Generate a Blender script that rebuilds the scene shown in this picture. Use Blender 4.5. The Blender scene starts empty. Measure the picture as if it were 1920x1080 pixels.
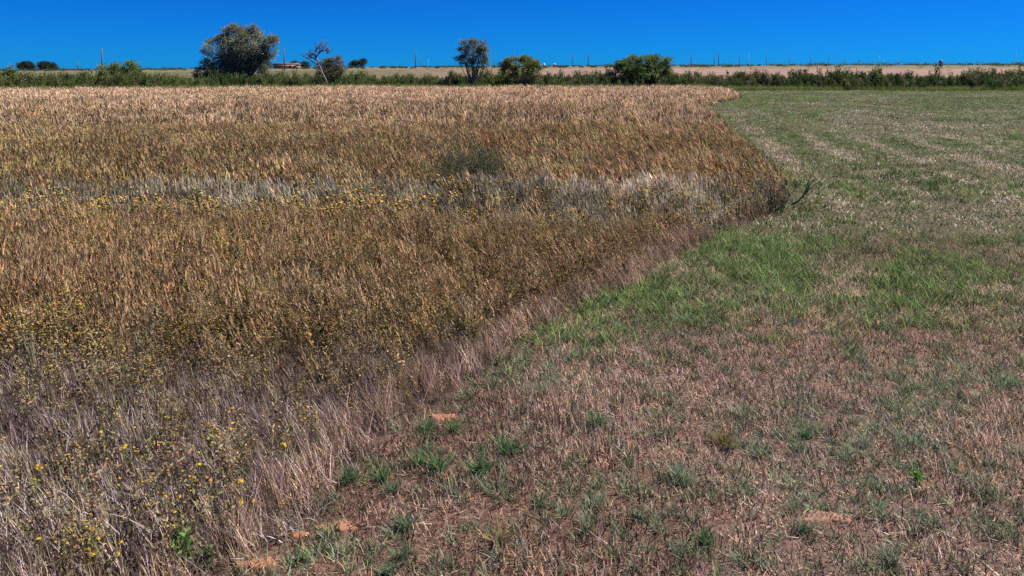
import bpy, math, random
import numpy as np
from mathutils import Vector

# ------------------------------------------------------------------ camera, sky, sun, exposure
S = bpy.context.scene
F_PX, H_CAM, HZ = 1400.0, 2.5, 127.0            # focal length in photo pixels, eye height (m), eye-level row of the photo
cam_d = bpy.data.cameras.new('camera'); cam = bpy.data.objects.new('camera', cam_d); S.collection.objects.link(cam)
cam.location = (0, 0, H_CAM); cam.rotation_euler = (math.radians(90), 0, 0)
cam_d.sensor_width = 36; cam_d.lens = 36 * F_PX / 1920; cam_d.shift_y = -(540 - HZ) / 1920
cam_d.clip_start = 0.1; cam_d.clip_end = 9000
S.camera = cam

SUN_EL, SUN_AZ = math.radians(54), math.radians(72)     # azimuth from +Y (view direction) towards +X
W = bpy.data.worlds.new('World'); S.world = W; W.use_nodes = True
wn = W.node_tree.nodes; wl = W.node_tree.links; wn.clear()
sky = wn.new('ShaderNodeTexSky'); sky.sky_type = 'NISHITA'; sky.sun_disc = False
sky.sun_elevation = SUN_EL; sky.sun_rotation = SUN_AZ
sky.air_density = 1.0; sky.dust_density = 0.0; sky.ozone_density = 4.0; sky.altitude = 3000
wm = wn.new('ShaderNodeMix'); wm.data_type = 'RGBA'; wm.blend_type = 'MULTIPLY'; wm.inputs[0].default_value = 1
wm.inputs[7].default_value = (0.02, 0.47, 1.30, 1)
bg = wn.new('ShaderNodeBackground'); bg.inputs[1].default_value = 0.05
wo = wn.new('ShaderNodeOutputWorld')
wl.new(sky.outputs[0], wm.inputs[6]); wl.new(wm.outputs[2], bg.inputs[0]); wl.new(bg.outputs[0], wo.inputs[0])

sun_d = bpy.data.lights.new('sun', 'SUN'); sun_d.energy = 5.0; sun_d.angle = math.radians(0.5); sun_d.color = (1, 0.95, 0.88)
sun = bpy.data.objects.new('sun', sun_d); S.collection.objects.link(sun)
to_sun = Vector((math.sin(SUN_AZ) * math.cos(SUN_EL), math.cos(SUN_AZ) * math.cos(SUN_EL), math.sin(SUN_EL)))
sun.rotation_euler = to_sun.to_track_quat('Z', 'Y').to_euler()
sun.location = (20, 20, 60)

vs = S.view_settings
vs.view_transform = 'Standard'; vs.look = 'None'; vs.exposure = 0.68; vs.gamma = 1; vs.use_curve_mapping = False
S.render.engine = 'CYCLES'
S.cycles.use_denoising = False
S.cycles.max_bounces = 3; S.cycles.diffuse_bounces = 1; S.cycles.transmission_bounces = 1
S.cycles.glossy_bounces = 1; S.cycles.transparent_max_bounces = 4
S.cycles.pixel_filter_type = 'BLACKMAN_HARRIS'; S.render.filter_size = 0.75

# ------------------------------------------------------------------ helpers
rng = np.random.default_rng(11)
PI = math.pi

def vnoise(x, y, s=1.0, seed=0):
    """smooth value noise in 0..1"""
    x = np.asarray(x, float) / s + seed * 17.31; y = np.asarray(y, float) / s - seed * 9.17
    xi = np.floor(x).astype(np.int64); yi = np.floor(y).astype(np.int64); xf = x - xi; yf = y - yi
    def h(a, b):
        n = (a * 374761393 + b * 668265263 + seed * 974711) & 0xFFFFFFFF
        n = ((n ^ (n >> 13)) * 1274126177) & 0xFFFFFFFF
        return ((n ^ (n >> 16)) & 0xFFFF) / 65535.0
    u = xf * xf * (3 - 2 * xf); v = yf * yf * (3 - 2 * yf)
    return (h(xi, yi) * (1 - u) + h(xi + 1, yi) * u) * (1 - v) + (h(xi, yi + 1) * (1 - u) + h(xi + 1, yi + 1) * u) * v

def fbm(x, y, s, seed=0):
    return 0.5 * vnoise(x, y, s, seed) + 0.3 * vnoise(x, y, s / 2.1, seed + 1) + 0.2 * vnoise(x, y, s / 4.3, seed + 2)

def sstep(a, b, x):
    t = np.clip((np.asarray(x, float) - a) / (b - a), 0, 1); return t * t * (3 - 2 * t)

def band(x, a, b, soft):
    return sstep(a - soft, a + soft, x) * (1 - sstep(b - soft, b + soft, x))

def terrain(X, Y):
    X = np.asarray(X, float); Y = np.asarray(Y, float)
    b = X / np.maximum(Y, 1)
    zb = np.interp(b, [-0.7, -0.5, -0.25, 0.13, 0.5, 0.7], [0.3, 1.0, 2.6, 3.9, 4.4, 4.6])
    z = zb * sstep(130, 620, Y)
    z = z - np.maximum(Y - 640, 0) * 0.02
    near = (1 - sstep(60, 120, Y))
    return z + near * 0.05 * (vnoise(X, Y, 2.3, 5) - 0.5)

def gnd(px, py):
    Y = F_PX * H_CAM / (py - HZ); return (px - 960) / F_PX * Y, Y

def proj(X, Y):
    Y = np.maximum(Y, 0.5); return 960 + F_PX * X / Y, HZ + F_PX * H_CAM / Y

def tag(o, label=None, cat=None, group=None, kind=None):
    if label: o['label'] = label
    if cat: o['category'] = cat
    if group: o['group'] = group
    if kind: o['kind'] = kind
    return o

def link(o, parent=None):
    S.collection.objects.link(o)
    if parent is not None: o.parent = parent
    return o

def empty(name, loc, rz=0):
    o = bpy.data.objects.new(name, None); o.location = loc; o.rotation_euler = (0, 0, rz); o.empty_display_size = 0.1
    return link(o)

class MB:
    """collects triangles with a colour per vertex"""
    def __init__(s): s.V = []; s.F = []; s.C = []; s.n = 0
    def add(s, v, f, c):
        v = np.asarray(v, float).reshape(-1, 3); f = np.asarray(f, int).reshape(-1, 3)
        c = np.broadcast_to(np.asarray(c, float), (len(v), 3))
        s.V.append(v); s.F.append(f + s.n); s.C.append(c); s.n += len(v)
    def blades(s, base, az, L, Wd, lean, bend, col, seg=2, waz=None, tipcol=None):
        N = len(base); az = np.broadcast_to(az, N); L = np.broadcast_to(L, N); Wd = np.broadcast_to(Wd, N)
        lean = np.broadcast_to(lean, N); bend = np.broadcast_to(bend, N); col = np.broadcast_to(col, (N, 3))
        if waz is None: waz = rng.uniform(0, PI, N)
        wd = np.stack([np.cos(waz), np.sin(waz), np.zeros(N)], 1); hd = np.stack([np.cos(az), np.sin(az), np.zeros(N)], 1)
        k = 2 * seg + 1; V = np.zeros((N, k, 3)); C = np.zeros((N, k, 3))
        tc = col if tipcol is None else np.broadcast_to(tipcol, (N, 3))
        for i in range(seg + 1):
            t = i / seg
            h = L * (np.sin(lean) * t + bend * t * t); z = L * (np.cos(lean) * t - 0.45 * np.abs(bend) * t * t)
            p = base + hd * h[:, None]; p[:, 2] += z
            cc = col * (1 - t) + tc * t
            if i < seg:
                w = (Wd * (1 - 0.75 * t ** 1.5))[:, None] * 0.5
                V[:, 2 * i] = p - wd * w; V[:, 2 * i + 1] = p + wd * w; C[:, 2 * i] = cc; C[:, 2 * i + 1] = cc
            else:
                V[:, 2 * seg] = p; C[:, 2 * seg] = cc
        f = []
        for i in range(seg - 1):
            a = 2 * i; f += [(a, a + 1, a + 3), (a, a + 3, a + 2)]
        a = 2 * (seg - 1); f.append((a, a + 1, a + 2))
        f = np.array(f); Fa = (f[None] + (np.arange(N) * k)[:, None, None]).reshape(-1, 3)
        s.add(V.reshape(-1, 3), Fa, C.reshape(-1, 3))
        return V
    def leaves(s, pos, dirv, L, Wd, col):
        """kite-shaped leaves: two triangles each, slightly folded"""
        N = len(pos); d = dirv / np.maximum(np.linalg.norm(dirv, axis=1, keepdims=True), 1e-6)
        r = rng.normal(size=(N, 3)); sd = np.cross(d, r); sd /= np.maximum(np.linalg.norm(sd, axis=1, keepdims=True), 1e-6)
        nn = np.cross(d, sd)
        L = np.broadcast_to(L, N)[:, None]; Wd = np.broadcast_to(Wd, N)[:, None]; col = np.broadcast_to(col, (N, 3))
        V = np.stack([pos, pos + d * L * 0.45 + sd * Wd * 0.5 + nn * Wd * 0.15, pos + d * L, pos + d * L * 0.45 - sd * Wd * 0.5 + nn * Wd * 0.15], 1)
        f = np.array([(0, 1, 2), (0, 2, 3)]); Fa = (f[None] + (np.arange(N) * 4)[:, None, None]).reshape(-1, 3)
        s.add(V.reshape(-1, 3), Fa, np.repeat(col, 4, 0))
    def tube(s, pts, rads, col, sides=6):
        pts = [np.asarray(p, float) for p in pts]; n = len(pts); V = []
        for i, p in enumerate(pts):
            a = pts[max(i - 1, 0)]; b = pts[min(i + 1, n - 1)]; t = b - a; t /= max(np.linalg.norm(t), 1e-6)
            u = np.cross(t, (0.3, 0.9, 0.2) if abs(t[2]) > 0.8 else (0, 0, 1.0)); u /= np.linalg.norm(u); w = np.cross(t, u)
            for k in range(sides):
                q = 2 * PI * k / sides; V.append(p + (u * math.cos(q) + w * math.sin(q)) * rads[i])
        V.append(pts[0]); V.append(pts[-1]); f = []
        for i in range(n - 1):
            for k in range(sides):
                a = i * sides + k; b = i * sides + (k + 1) % sides; f += [(a, b, b + sides), (a, b + sides, a + sides)]
        for k in range(sides):
            f.append((n * sides, (k + 1) % sides, k)); f.append((n * sides + 1, (n - 1) * sides + k, (n - 1) * sides + (k + 1) % sides))
        s.add(V, f, col)
    def box(s, c, d, col, rot=0.0):
        c = np.asarray(c, float); h = np.asarray(d, float) / 2; V = []
        for x in (-1, 1):
            for y in (-1, 1):
                for z in (-1, 1):
                    p = np.array([x * h[0], y * h[1], z * h[2]])
                    p = np.array([p[0] * math.cos(rot) - p[1] * math.sin(rot), p[0] * math.sin(rot) + p[1] * math.cos(rot), p[2]]); V.append(c + p)
        q = [(0, 1, 3, 2), (4, 6, 7, 5), (0, 4, 5, 1), (2, 3, 7, 6), (0, 2, 6, 4), (1, 5, 7, 3)]
        s.add(V, [t for a, b, cc, dd in q for t in ((a, b, cc), (a, cc, dd))], col)
    def mesh(s, name, mat, smooth=False):
        V = np.concatenate(s.V); Fa = np.concatenate(s.F); C = np.concatenate(s.C)
        m = bpy.data.meshes.new(name); m.vertices.add(len(V)); m.vertices.foreach_set('co', V.astype(np.float32).ravel())
        m.loops.add(len(Fa) * 3); m.loops.foreach_set('vertex_index', Fa.astype(np.int32).ravel())
        m.polygons.add(len(Fa)); m.polygons.foreach_set('loop_start', (np.arange(len(Fa)) * 3).astype(np.int32))
        m.update(calc_edges=True)
        a = m.attributes.new('col', 'FLOAT_COLOR', 'POINT')
        a.data.foreach_set('color', np.concatenate([C, np.ones((len(C), 1))], 1).astype(np.float32).ravel())
        if smooth: m.polygons.foreach_set('use_smooth', np.ones(len(Fa), bool))
        m.materials.append(mat); m.validate(); return m
    def obj(s, name, mat, parent=None, smooth=False, loc=None):
        o = bpy.data.objects.new(name, s.mesh(name, mat, smooth))
        if loc is not None: o.location = loc
        return link(o, parent)

# ------------------------------------------------------------------ materials
def nodes_of(m):
    m.use_nodes = True; n = m.node_tree.nodes; n.clear(); return n, m.node_tree.links

def plant_mat(name, tint=False, translucent=0.35, rough=0.6, spec=0.15):
    m = bpy.data.materials.new(name); n, l = nodes_of(m)
    at = n.new('ShaderNodeAttribute'); at.attribute_name = 'col'; colour = at.outputs['Color']
    if tint:
        ti = n.new('ShaderNodeAttribute'); ti.attribute_type = 'INSTANCER'; ti.attribute_name = 'tint'
        mx = n.new('ShaderNodeMix'); mx.data_type = 'RGBA'; mx.blend_type = 'MULTIPLY'; mx.inputs[0].default_value = 1
        l.new(colour, mx.inputs[6]); l.new(ti.outputs['Color'], mx.inputs[7]); colour = mx.outputs[2]
    di = n.new('ShaderNodeBsdfPrincipled'); di.inputs['Roughness'].default_value = rough; di.inputs['Specular IOR Level'].default_value = spec
    tr = n.new('ShaderNodeBsdfTranslucent'); ms = n.new('ShaderNodeMixShader'); ms.inputs[0].default_value = translucent
    l.new(colour, di.inputs['Base Color']); l.new(colour, tr.inputs['Color'])
    l.new(di.outputs[0], ms.inputs[1]); l.new(tr.outputs[0], ms.inputs[2])
    o = n.new('ShaderNodeOutputMaterial'); l.new(ms.outputs[0], o.inputs[0]); return m

def solid_mat(name, rough=0.8, bump=0.0, scale=8.0, var=0.35):
    """colour attribute with noise wear"""
    m = bpy.data.materials.new(name); n, l = nodes_of(m)
    at = n.new('ShaderNodeAttribute'); at.attribute_name = 'col'
    tc = n.new('ShaderNodeTexCoord'); no = n.new('ShaderNodeTexNoise'); no.inputs['Scale'].default_value = scale; no.inputs['Detail'].default_value = 6
    l.new(tc.outputs['Object'], no.inputs['Vector'])
    mr = n.new('ShaderNodeMapRange'); mr.inputs[1].default_value = 0.3; mr.inputs[2].default_value = 0.7; mr.inputs[3].default_value = 1 - var; mr.inputs[4].default_value = 1 + var
    l.new(no.outputs[0], mr.inputs[0])
    mx = n.new('ShaderNodeMix'); mx.data_type = 'RGBA'; mx.blend_type = 'MULTIPLY'; mx.inputs[0].default_value = 1
    l.new(at.outputs['Color'], mx.inputs[6]); l.new(mr.outputs[0], mx.inputs[7])
    b = n.new('ShaderNodeBsdfPrincipled'); b.inputs['Roughness'].default_value = rough; l.new(mx.outputs[2], b.inputs['Base Color'])
    if bump:
        bp = n.new('ShaderNodeBump'); bp.inputs['Strength'].default_value = bump; bp.inputs['Distance'].default_value = 0.02
        l.new(no.outputs[0], bp.inputs['Height']); l.new(bp.outputs[0], b.inputs['Normal'])
    o = n.new('ShaderNodeOutputMaterial'); l.new(b.outputs[0], o.inputs[0]); return m

M_GRASS = plant_mat('grass_blades', True, 0.22)
M_WEED = plant_mat('weed_leaves', True, 0.30)
M_PLANT = plant_mat('plant_leaves', False, 0.30)
M_LEAF = plant_mat('tree_leaves', False, 0.45, 0.5, 0.3)
M_BARK = solid_mat('bark', 0.9, 0.6, 9.0)
M_WOOD = solid_mat('weathered_wood', 0.85, 0.3, 4.0)
M_METAL = solid_mat('painted_metal', 0.5, 0.0, 2.0, 0.12)
M_WALL = solid_mat('house_walls', 0.85, 0.1, 1.5, 0.15)
M_SOIL = solid_mat('bare_soil', 0.95, 0.8, 40.0, 0.3)

def ground_mat():
    m = bpy.data.materials.new('field_ground'); n, l = nodes_of(m)
    g = n.new('ShaderNodeNewGeometry'); sp = n.new('ShaderNodeSeparateXYZ'); l.new(g.outputs['Position'], sp.inputs[0])
    at = n.new('ShaderNodeAttribute'); at.attribute_name = 'col'
    def noise(scale, detail=6, sx=1, sy=1):
        mp = n.new('ShaderNodeMapping'); mp.inputs['Scale'].default_value = (sx, sy, 1); l.new(g.outputs['Position'], mp.inputs[0])
        t = n.new('ShaderNodeTexNoise'); t.inputs['Scale'].default_value = scale; t.inputs['Detail'].default_value = detail; l.new(mp.outputs[0], t.inputs['Vector']); return t.outputs[0]
    def rng_(v, a, b, c, d):
        r = n.new('ShaderNodeMapRange'); r.inputs[1].default_value = a; r.inputs[2].default_value = b; r.inputs[3].default_value = c; r.inputs[4].default_value = d; l.new(v, r.inputs[0]); return r.outputs[0]
    def mul(a, b):
        x = n.new('ShaderNodeMix'); x.data_type = 'RGBA'; x.blend_type = 'MULTIPLY'; x.inputs[0].default_value = 1; l.new(a, x.inputs[6]); l.new(b, x.inputs[7]); return x.outputs[2]
    c = mul(at.outputs['Color'], rng_(noise(0.35, 5, 1, 0.25), 0.3, 0.7, 0.7, 1.3))
    c = mul(c, rng_(noise(30, 8), 0.3, 0.7, 0.55, 1.4))
    b = n.new('ShaderNodeBsdfPrincipled'); b.inputs['Roughness'].default_value = 0.95; b.inputs['Specular IOR Level'].default_value = 0.1
    l.new(c, b.inputs['Base Color'])
    bp = n.new('ShaderNodeBump'); bp.inputs['Strength'].default_value = 0.7; bp.inputs['Distance'].default_value = 0.03
    l.new(noise(45, 6), bp.inputs['Height']); l.new(bp.outputs[0], b.inputs['Normal'])
    o = n.new('ShaderNodeOutputMaterial'); l.new(b.outputs[0], o.inputs[0]); return m
M_GROUND = ground_mat()

# ------------------------------------------------------------------ layout: edge of the standing grass (ground points read from the photo)
EDGE_PX = [(-300, 1500), (250, 1200), (390, 1095), (470, 1048), (555, 985), (612, 925), (640, 880), (715, 815), (800, 768), (880, 712), (960, 660), (1060, 596),
           (1150, 541), (1260, 476), (1340, 440), (1410, 406), (1442, 394), (1462, 374), (1440, 331), (1400, 281), (1360, 243),
           (1332, 214), (1322, 203), (1345, 194), (1388, 184), (1378, 175), (1345, 169)]
EDGE = np.array([gnd(*p) for p in EDGE_PX])
POLY = np.concatenate([EDGE, [(24, 95), (-120, 95), (-120, -20), (-8, -20)]])

def inside_tall(X, Y):
    wx = X - 0.12 * band(Y, 5, 17, 1.5) + 0.35 * (vnoise(X, Y, 0.9, 21) - 0.5) + 0.12 * (vnoise(X, Y, 0.25, 22) - 0.5) * np.minimum(Y / 8, 2)
    ins = np.zeros(len(X), bool); P = POLY; j = len(P) - 1
    for i in range(len(P)):
        xi, yi = P[i]; xj, yj = P[j]
        c = ((yi > Y) != (yj > Y)) & (wx < (xj - xi) * (Y - yi) / (yj - yi + 1e-12) + xi)
        ins ^= c; j = i
    return ins

def edge_dist(X, Y):
    d = np.full(len(X), 1e9)
    for (ax, ay), (bx, by) in zip(EDGE[:-1], EDGE[1:]):
        vx, vy = bx - ax, by - ay; t = np.clip(((X - ax) * vx + (Y - ay) * vy) / (vx * vx + vy * vy), 0, 1)
        d = np.minimum(d, np.hypot(X - ax - t * vx, Y - ay - t * vy))
    return d

def hedge_front(X):
    return np.interp(X, [-60, -52, -34, -22, 22, 26, 60], [72, 74, 79, 84.5, 84.5, 82, 81])

# ------------------------------------------------------------------ ground sheet
def build_ground():
    ys = np.concatenate([np.linspace(-6, 2, 5), np.linspace(2.4, 14, 60), np.linspace(14.5, 60, 60), np.linspace(62, 140, 30), np.linspace(150, 700, 45), [760, 900, 1200, 1800, 2600, 3800]])
    us = np.linspace(-1.15, 1.15, 121)
    U, Yg = np.meshgrid(us, ys); Xg = U * (np.maximum(Yg, 0) + 9.0)
    X = Xg.ravel(); Y = Yg.ravel(); Z = terrain(X, Y)
    soil = np.array([0.175, 0.095, 0.065]); litter = np.array([0.165, 0.108, 0.082]); greeny = np.array([0.085, 0.075, 0.04]); pink = np.array([0.27, 0.175, 0.13]); scrub = np.array([0.17, 0.145, 0.08]); tan = np.array([0.115, 0.105, 0.05])
    px, py = proj(X, Y)
    def mix(a, b, t): return a * (1 - t[:, None]) + b * t[:, None]
    c = mix(np.tile(soil, (len(X), 1)), np.tile(litter, (len(X), 1)), sstep(0.3, 0.7, fbm(X, Y, 2.0, 3)))
    c = mix(c, np.tile(greeny, (len(X), 1)), sstep(6, 9, Y))  # ground colour darkened so gaps in the mown grass look shaded
    c = mix(c, np.tile(np.array([.085, .06, .043]), (len(X), 1)), inside_tall(X, Y).astype(float))      # darker brown under the standing grass
    # the dry open ground beyond the fence row
    b = X / np.maximum(Y, 1)
    far = mix(np.tile(tan, (len(X), 1)), np.tile(pink, (len(X), 1)), sstep(-0.3, 0.15, b))
    far = mix(far, np.tile(scrub, (len(X), 1)), sstep(330, 430, Y + 160 * (fbm(X, Y, 60, 8) - 0.5)))
    far = mix(far, np.tile(scrub, (len(X), 1)), (1 - sstep(-0.55, -0.3, b)) * 0.5)
    c = mix(c, far, sstep(92, 100, Y))
    ny, nx = U.shape; i = np.arange(ny - 1)[:, None] * nx + np.arange(nx - 1)[None]
    i = i.ravel(); Fq = np.concatenate([np.stack([i, i + 1, i + nx + 1], 1), np.stack([i, i + nx + 1, i + nx], 1)])
    mb = MB(); mb.add(np.stack([X, Y, Z], 1), Fq, c)
    o = mb.obj('ground', M_GROUND, smooth=True); tag(o, 'dry reddish soil of the field running out to the flat horizon', kind='structure')
build_ground()

# ------------------------------------------------------------------ instanced cover (grass, weeds): geometry-node scatter
def scatter(name, X, Y, rot, scl, idx, tint, protos, label, cat, kind='stuff'):
    N = len(X); Z = terrain(X, Y) - 0.01
    m = bpy.data.meshes.new(name); m.vertices.add(N); m.vertices.foreach_set('co', np.stack([X, Y, Z], 1).astype(np.float32).ravel())
    def att(nm, ty, key, data):
        a = m.attributes.new(nm, ty, 'POINT'); a.data.foreach_set(key, np.ascontiguousarray(data).ravel())
    att('rot', 'FLOAT_VECTOR', 'vector', rot.astype(np.float32)); att('scl', 'FLOAT_VECTOR', 'vector', scl.astype(np.float32))
    att('idx', 'INT', 'value', idx.astype(np.int32))
    att('tint', 'FLOAT_COLOR', 'color', np.concatenate([tint, np.ones((N, 1))], 1).astype(np.float32))
    o = link(bpy.data.objects.new(name, m)); tag(o, label, cat, None, kind)
    ng = bpy.data.node_groups.new(name, 'GeometryNodeTree')
    ng.interface.new_socket('Geometry', in_out='INPUT', socket_type='NodeSocketGeometry'); ng.interface.new_socket('Geometry', in_out='OUTPUT', socket_type='NodeSocketGeometry')
    n = ng.nodes; l = ng.links; gi = n.new('NodeGroupInput'); go = n.new('NodeGroupOutput')
    def named(nm, ty):
        a = n.new('GeometryNodeInputNamedAttribute'); a.data_type = ty; a.inputs['Name'].default_value = nm; return a.outputs['Attribute']
    aR, aS, aI = named('rot', 'FLOAT_VECTOR'), named('scl', 'FLOAT_VECTOR'), named('idx', 'INT')
    e2r = n.new('FunctionNodeEulerToRotation'); l.new(aR, e2r.inputs[0])
    jn = n.new('GeometryNodeJoinGeometry')
    for k, p in enumerate(protos):
        cmp = n.new('FunctionNodeCompare'); cmp.data_type = 'INT'; cmp.operation = 'EQUAL'
        ia = [s for s in cmp.inputs if s.type == 'INT' and s.enabled]
        l.new(aI, ia[0]); ia[1].default_value = k
        oi = n.new('GeometryNodeObjectInfo'); oi.inputs['Object'].default_value = p; oi.inputs['As Instance'].default_value = True
        ip = n.new('GeometryNodeInstanceOnPoints')
        l.new(gi.outputs[0], ip.inputs['Points']); l.new(cmp.outputs[0], ip.inputs['Selection']); l.new(oi.outputs['Geometry'], ip.inputs['Instance'])
        l.new(e2r.outputs[0], ip.inputs['Rotation']); l.new(aS, ip.inputs['Scale']); l.new(ip.outputs[0], jn.inputs[0])
    l.new(jn.outputs[0], go.inputs[0])
    md = o.modifiers.new('scatter', 'NODES'); md.node_group = ng
    return o

def proto(mb, name, mat): return bpy.data.objects.new(name, mb.mesh(name, mat))     # source shape, not placed in the scene itself

def disc(n, r):
    a = rng.uniform(0, 2 * PI, n); q = r * np.sqrt(rng.uniform(0, 1, n)); return np.stack([q * np.cos(a), q * np.sin(a), np.zeros(n)], 1)

def vary(n, lo=0.6, hi=1.35, hue=0.12):
    v = rng.uniform(lo, hi, n)[:, None]; h = rng.normal(0, hue, (n, 3)); return np.clip(v * (1 + h), 0.15, 2)

def straw(n, lo=0.35, hi=1.55, dark=.22):
    """dry stems differ: some rusty, some bleached, some still greenish"""
    kinds = np.array([[1.06, .90, .74], [1.0, 1.08, 1.15], [.88, 1.02, .72], [1.0, .96, .92]]); k = kinds[rng.choice(4, n, p=[.36, .26, .14, .24])]
    v = np.where(rng.random(n) < dark, rng.uniform(.10, .35, n), rng.uniform(lo * 1.5, hi * 1.12, n)); return np.clip(v[:, None] * k * (1 + rng.normal(0, .06, (n, 3))), .05, 2)

def p_bluestem(lod):
    mb = MB(); n, w, hw, ns, r = [(9, .0066, .011, 6, .08), (7, .017, .027, 4, .13), (6, .040, .062, 3, .26)][lod]
    b = disc(n, r); L = rng.uniform(0.28, 0.50, n); az = rng.normal(PI, 0.9, n); lean = np.abs(rng.normal(0.16, 0.12, n)); bend = np.abs(rng.normal(0.13, 0.1, n))
    col = straw(n); mb.blades(b, az, L, w, lean, bend, col * np.array([1, .95, .85]), 3)
    for i in range(n):
        t = rng.uniform(0.5, 1.0, ns); h = L[i] * (math.sin(lean[i]) * t + bend[i] * t * t); z = L[i] * (math.cos(lean[i]) * t - 0.45 * bend[i] * t * t)
        p = b[i] + np.stack([math.cos(az[i]) * h, math.sin(az[i]) * h, z], 1)
        mb.blades(p, rng.normal(az[i], .7, ns), rng.uniform(.04, .075, ns) * (1 + .6 * lod), hw * (1, .72, .66)[lod], np.clip(rng.normal(lean[i] + .15, .22, ns), 0, 1.2), 0.08, col[i] * vary(ns, .85, 1.35, .05) * np.array([1.1, 1.02, .95]), 1)
    k = n; mb.blades(disc(k, r), rng.uniform(0, 2 * PI, k), rng.uniform(.1, .24, k), w * 1.5, rng.uniform(.1, .6, k), .25, vary(k, .35, .9) * np.array([.85, 1.0, .8]), 2)
    return mb

def p_fine(lod, hmin=.25, hmax=.45, fluffy=False):
    mb = MB(); n, w, r = [(20, .0047, .085), (12, .0135, .14), (8, .034, .26)][lod]
    L = rng.uniform(hmin, hmax, n); az = rng.normal(PI, 1.2, n); lean = np.abs(rng.normal(.14, .13, n)); bend = np.abs(rng.normal(.1, .1, n)); b = disc(n, r)
    mb.blades(b, az, L, w, lean, bend, straw(n, .3, 1.5), 2 if lod else 3)
    m = n // 2; mb.blades(disc(m, r) + np.array([0, 0, .08]), rng.uniform(0, 2 * PI, m), rng.uniform(.05, .14, m), w * .9, rng.uniform(.3, 1.1, m), .1, straw(m, .3, 1.3), 1)
    if fluffy:
        for i in range(n):
            t = rng.uniform(.7, 1, 4); h = L[i] * (math.sin(lean[i]) * t + bend[i] * t * t); z = L[i] * (math.cos(lean[i]) * t - .45 * bend[i] * t * t)
            p = b[i] + np.stack([math.cos(az[i]) * h, math.sin(az[i]) * h, z], 1)
            mb.blades(p, rng.normal(az[i], .8, 4), .05 * (1 + .7 * lod), w * 1.4, rng.uniform(.05, .45, 4), 0, vary(4, 1.0, 1.5, .05), 1)
    return mb

def head(mb, p, r, col, k=6):
    """rounded flower head: low dome on a cup"""
    a = np.arange(k) * 2 * PI / k; ring = np.stack([np.cos(a), np.sin(a), np.zeros(k)], 1)
    V = np.concatenate([[p + np.array([0, 0, -r * .7])], p + ring * r, p + ring * r * .6 + np.array([0, 0, r * .45]), [p + np.array([0, 0, r * .6])]])
    f = []
    for i in range(k):
        j = (i + 1) % k; f += [(0, 1 + j, 1 + i), (1 + i, 1 + j, 1 + k + j), (1 + i, 1 + k + j, 1 + k + i), (1 + k + i, 1 + k + j, 1 + 2 * k)]
    C = np.tile(col, (len(V), 1)); C[0] = (.10, .11, .04); mb.add(V, f, C)

YEL = np.array([.66, .43, .04]); ORA = np.array([.52, .29, .08]); TANH = np.array([.46, .29, .14]); OLV = np.array([.30, .26, .07])
def p_gum(lod):
    mb = MB(); n, w, r, hr, lf = [(6, .004, .06, .0078, 8), (6, .009, .09, .017, 7), (6, .022, .2, .033, 5)][lod]
    b = disc(n, r); L = rng.uniform(.2, .38, n); az = rng.uniform(0, 2 * PI, n); lean = rng.uniform(.02, .3, n)
    mb.blades(b, az, L, w, lean, .05, vary(n) * np.array([.20, .15, .07]), 2)
    for i in range(n):
        top = b[i] + np.array([math.cos(az[i]) * L[i] * (math.sin(lean[i]) + .05), math.sin(az[i]) * L[i] * (math.sin(lean[i]) + .05), L[i] * math.cos(lean[i])])
        t = rng.uniform(.3, .97, lf)[:, None]; p = b[i] * (1 - t) + top * t
        d = rng.normal(size=(lf, 3)); d[:, 2] = np.abs(d[:, 2]) * .8
        mb.leaves(p, d, rng.uniform(.02, .045, lf) * (1 + .6 * lod), .012 * (1 + .8 * lod), vary(lf) * (np.array([.25, .22, .08]) if rng.random() < .5 else np.array([.34, .23, .13])))
        for q in range(2):
            c = [YEL, ORA, TANH, OLV][rng.choice(4, p=[.33, .27, .2, .2])] * rng.uniform(.7, 1.15)
            head(mb, top + np.append(rng.normal(0, .028 * (1 + lod * .6), 2), rng.uniform(-.03, .02)), hr * rng.uniform(.7, 1.2), c, 6 if lod == 0 else 5)
    return mb

def p_stubble(lod):
    mb = MB(); n, w, r = [(20, .0075, .11), (16, .016, .17), (11, .038, .32)][lod]
    up = n * 6 // 10; mb.blades(disc(up, r), rng.uniform(0, 2 * PI, up), rng.uniform(.03, .095, up), w, rng.uniform(.05, .8, up), rng.uniform(0, .35, up), straw(up, .35, 1.5, .3), 2)
    fl = n - up; mb.blades(disc(fl, r) + np.array([0, 0, .012]), rng.uniform(0, 2 * PI, fl), rng.uniform(.04, .10, fl), w * .75, rng.uniform(1.15, 1.5, fl), .05, straw(fl, .4, 1.35), 1)
    return mb

def p_tuft(lod):
    mb = MB(); n, w, r = [(24, .0085, .05), (17, .016, .08), (11, .036, .17)][lod]
    mb.blades(disc(n, r), rng.uniform(0, 2 * PI, n), rng.uniform(.07, .17, n), w, rng.uniform(.15, 1.05, n), rng.uniform(.05, .4, n), straw(n, .4, 1.5, .15), 3 if lod == 0 else 2)
    return mb

def p_green(lod):
    mb = MB(); n, w, r = [(9, .011, .08), (8, .020, .12), (7, .040, .25)][lod]
    mb.blades(disc(n, r), rng.uniform(0, 2 * PI, n), rng.uniform(.08, .22, n), w, rng.uniform(.1, .8, n), rng.uniform(.1, .5, n), vary(n, .35, 1.6, .10), 3 if lod == 0 else 2)
    return mb

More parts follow.
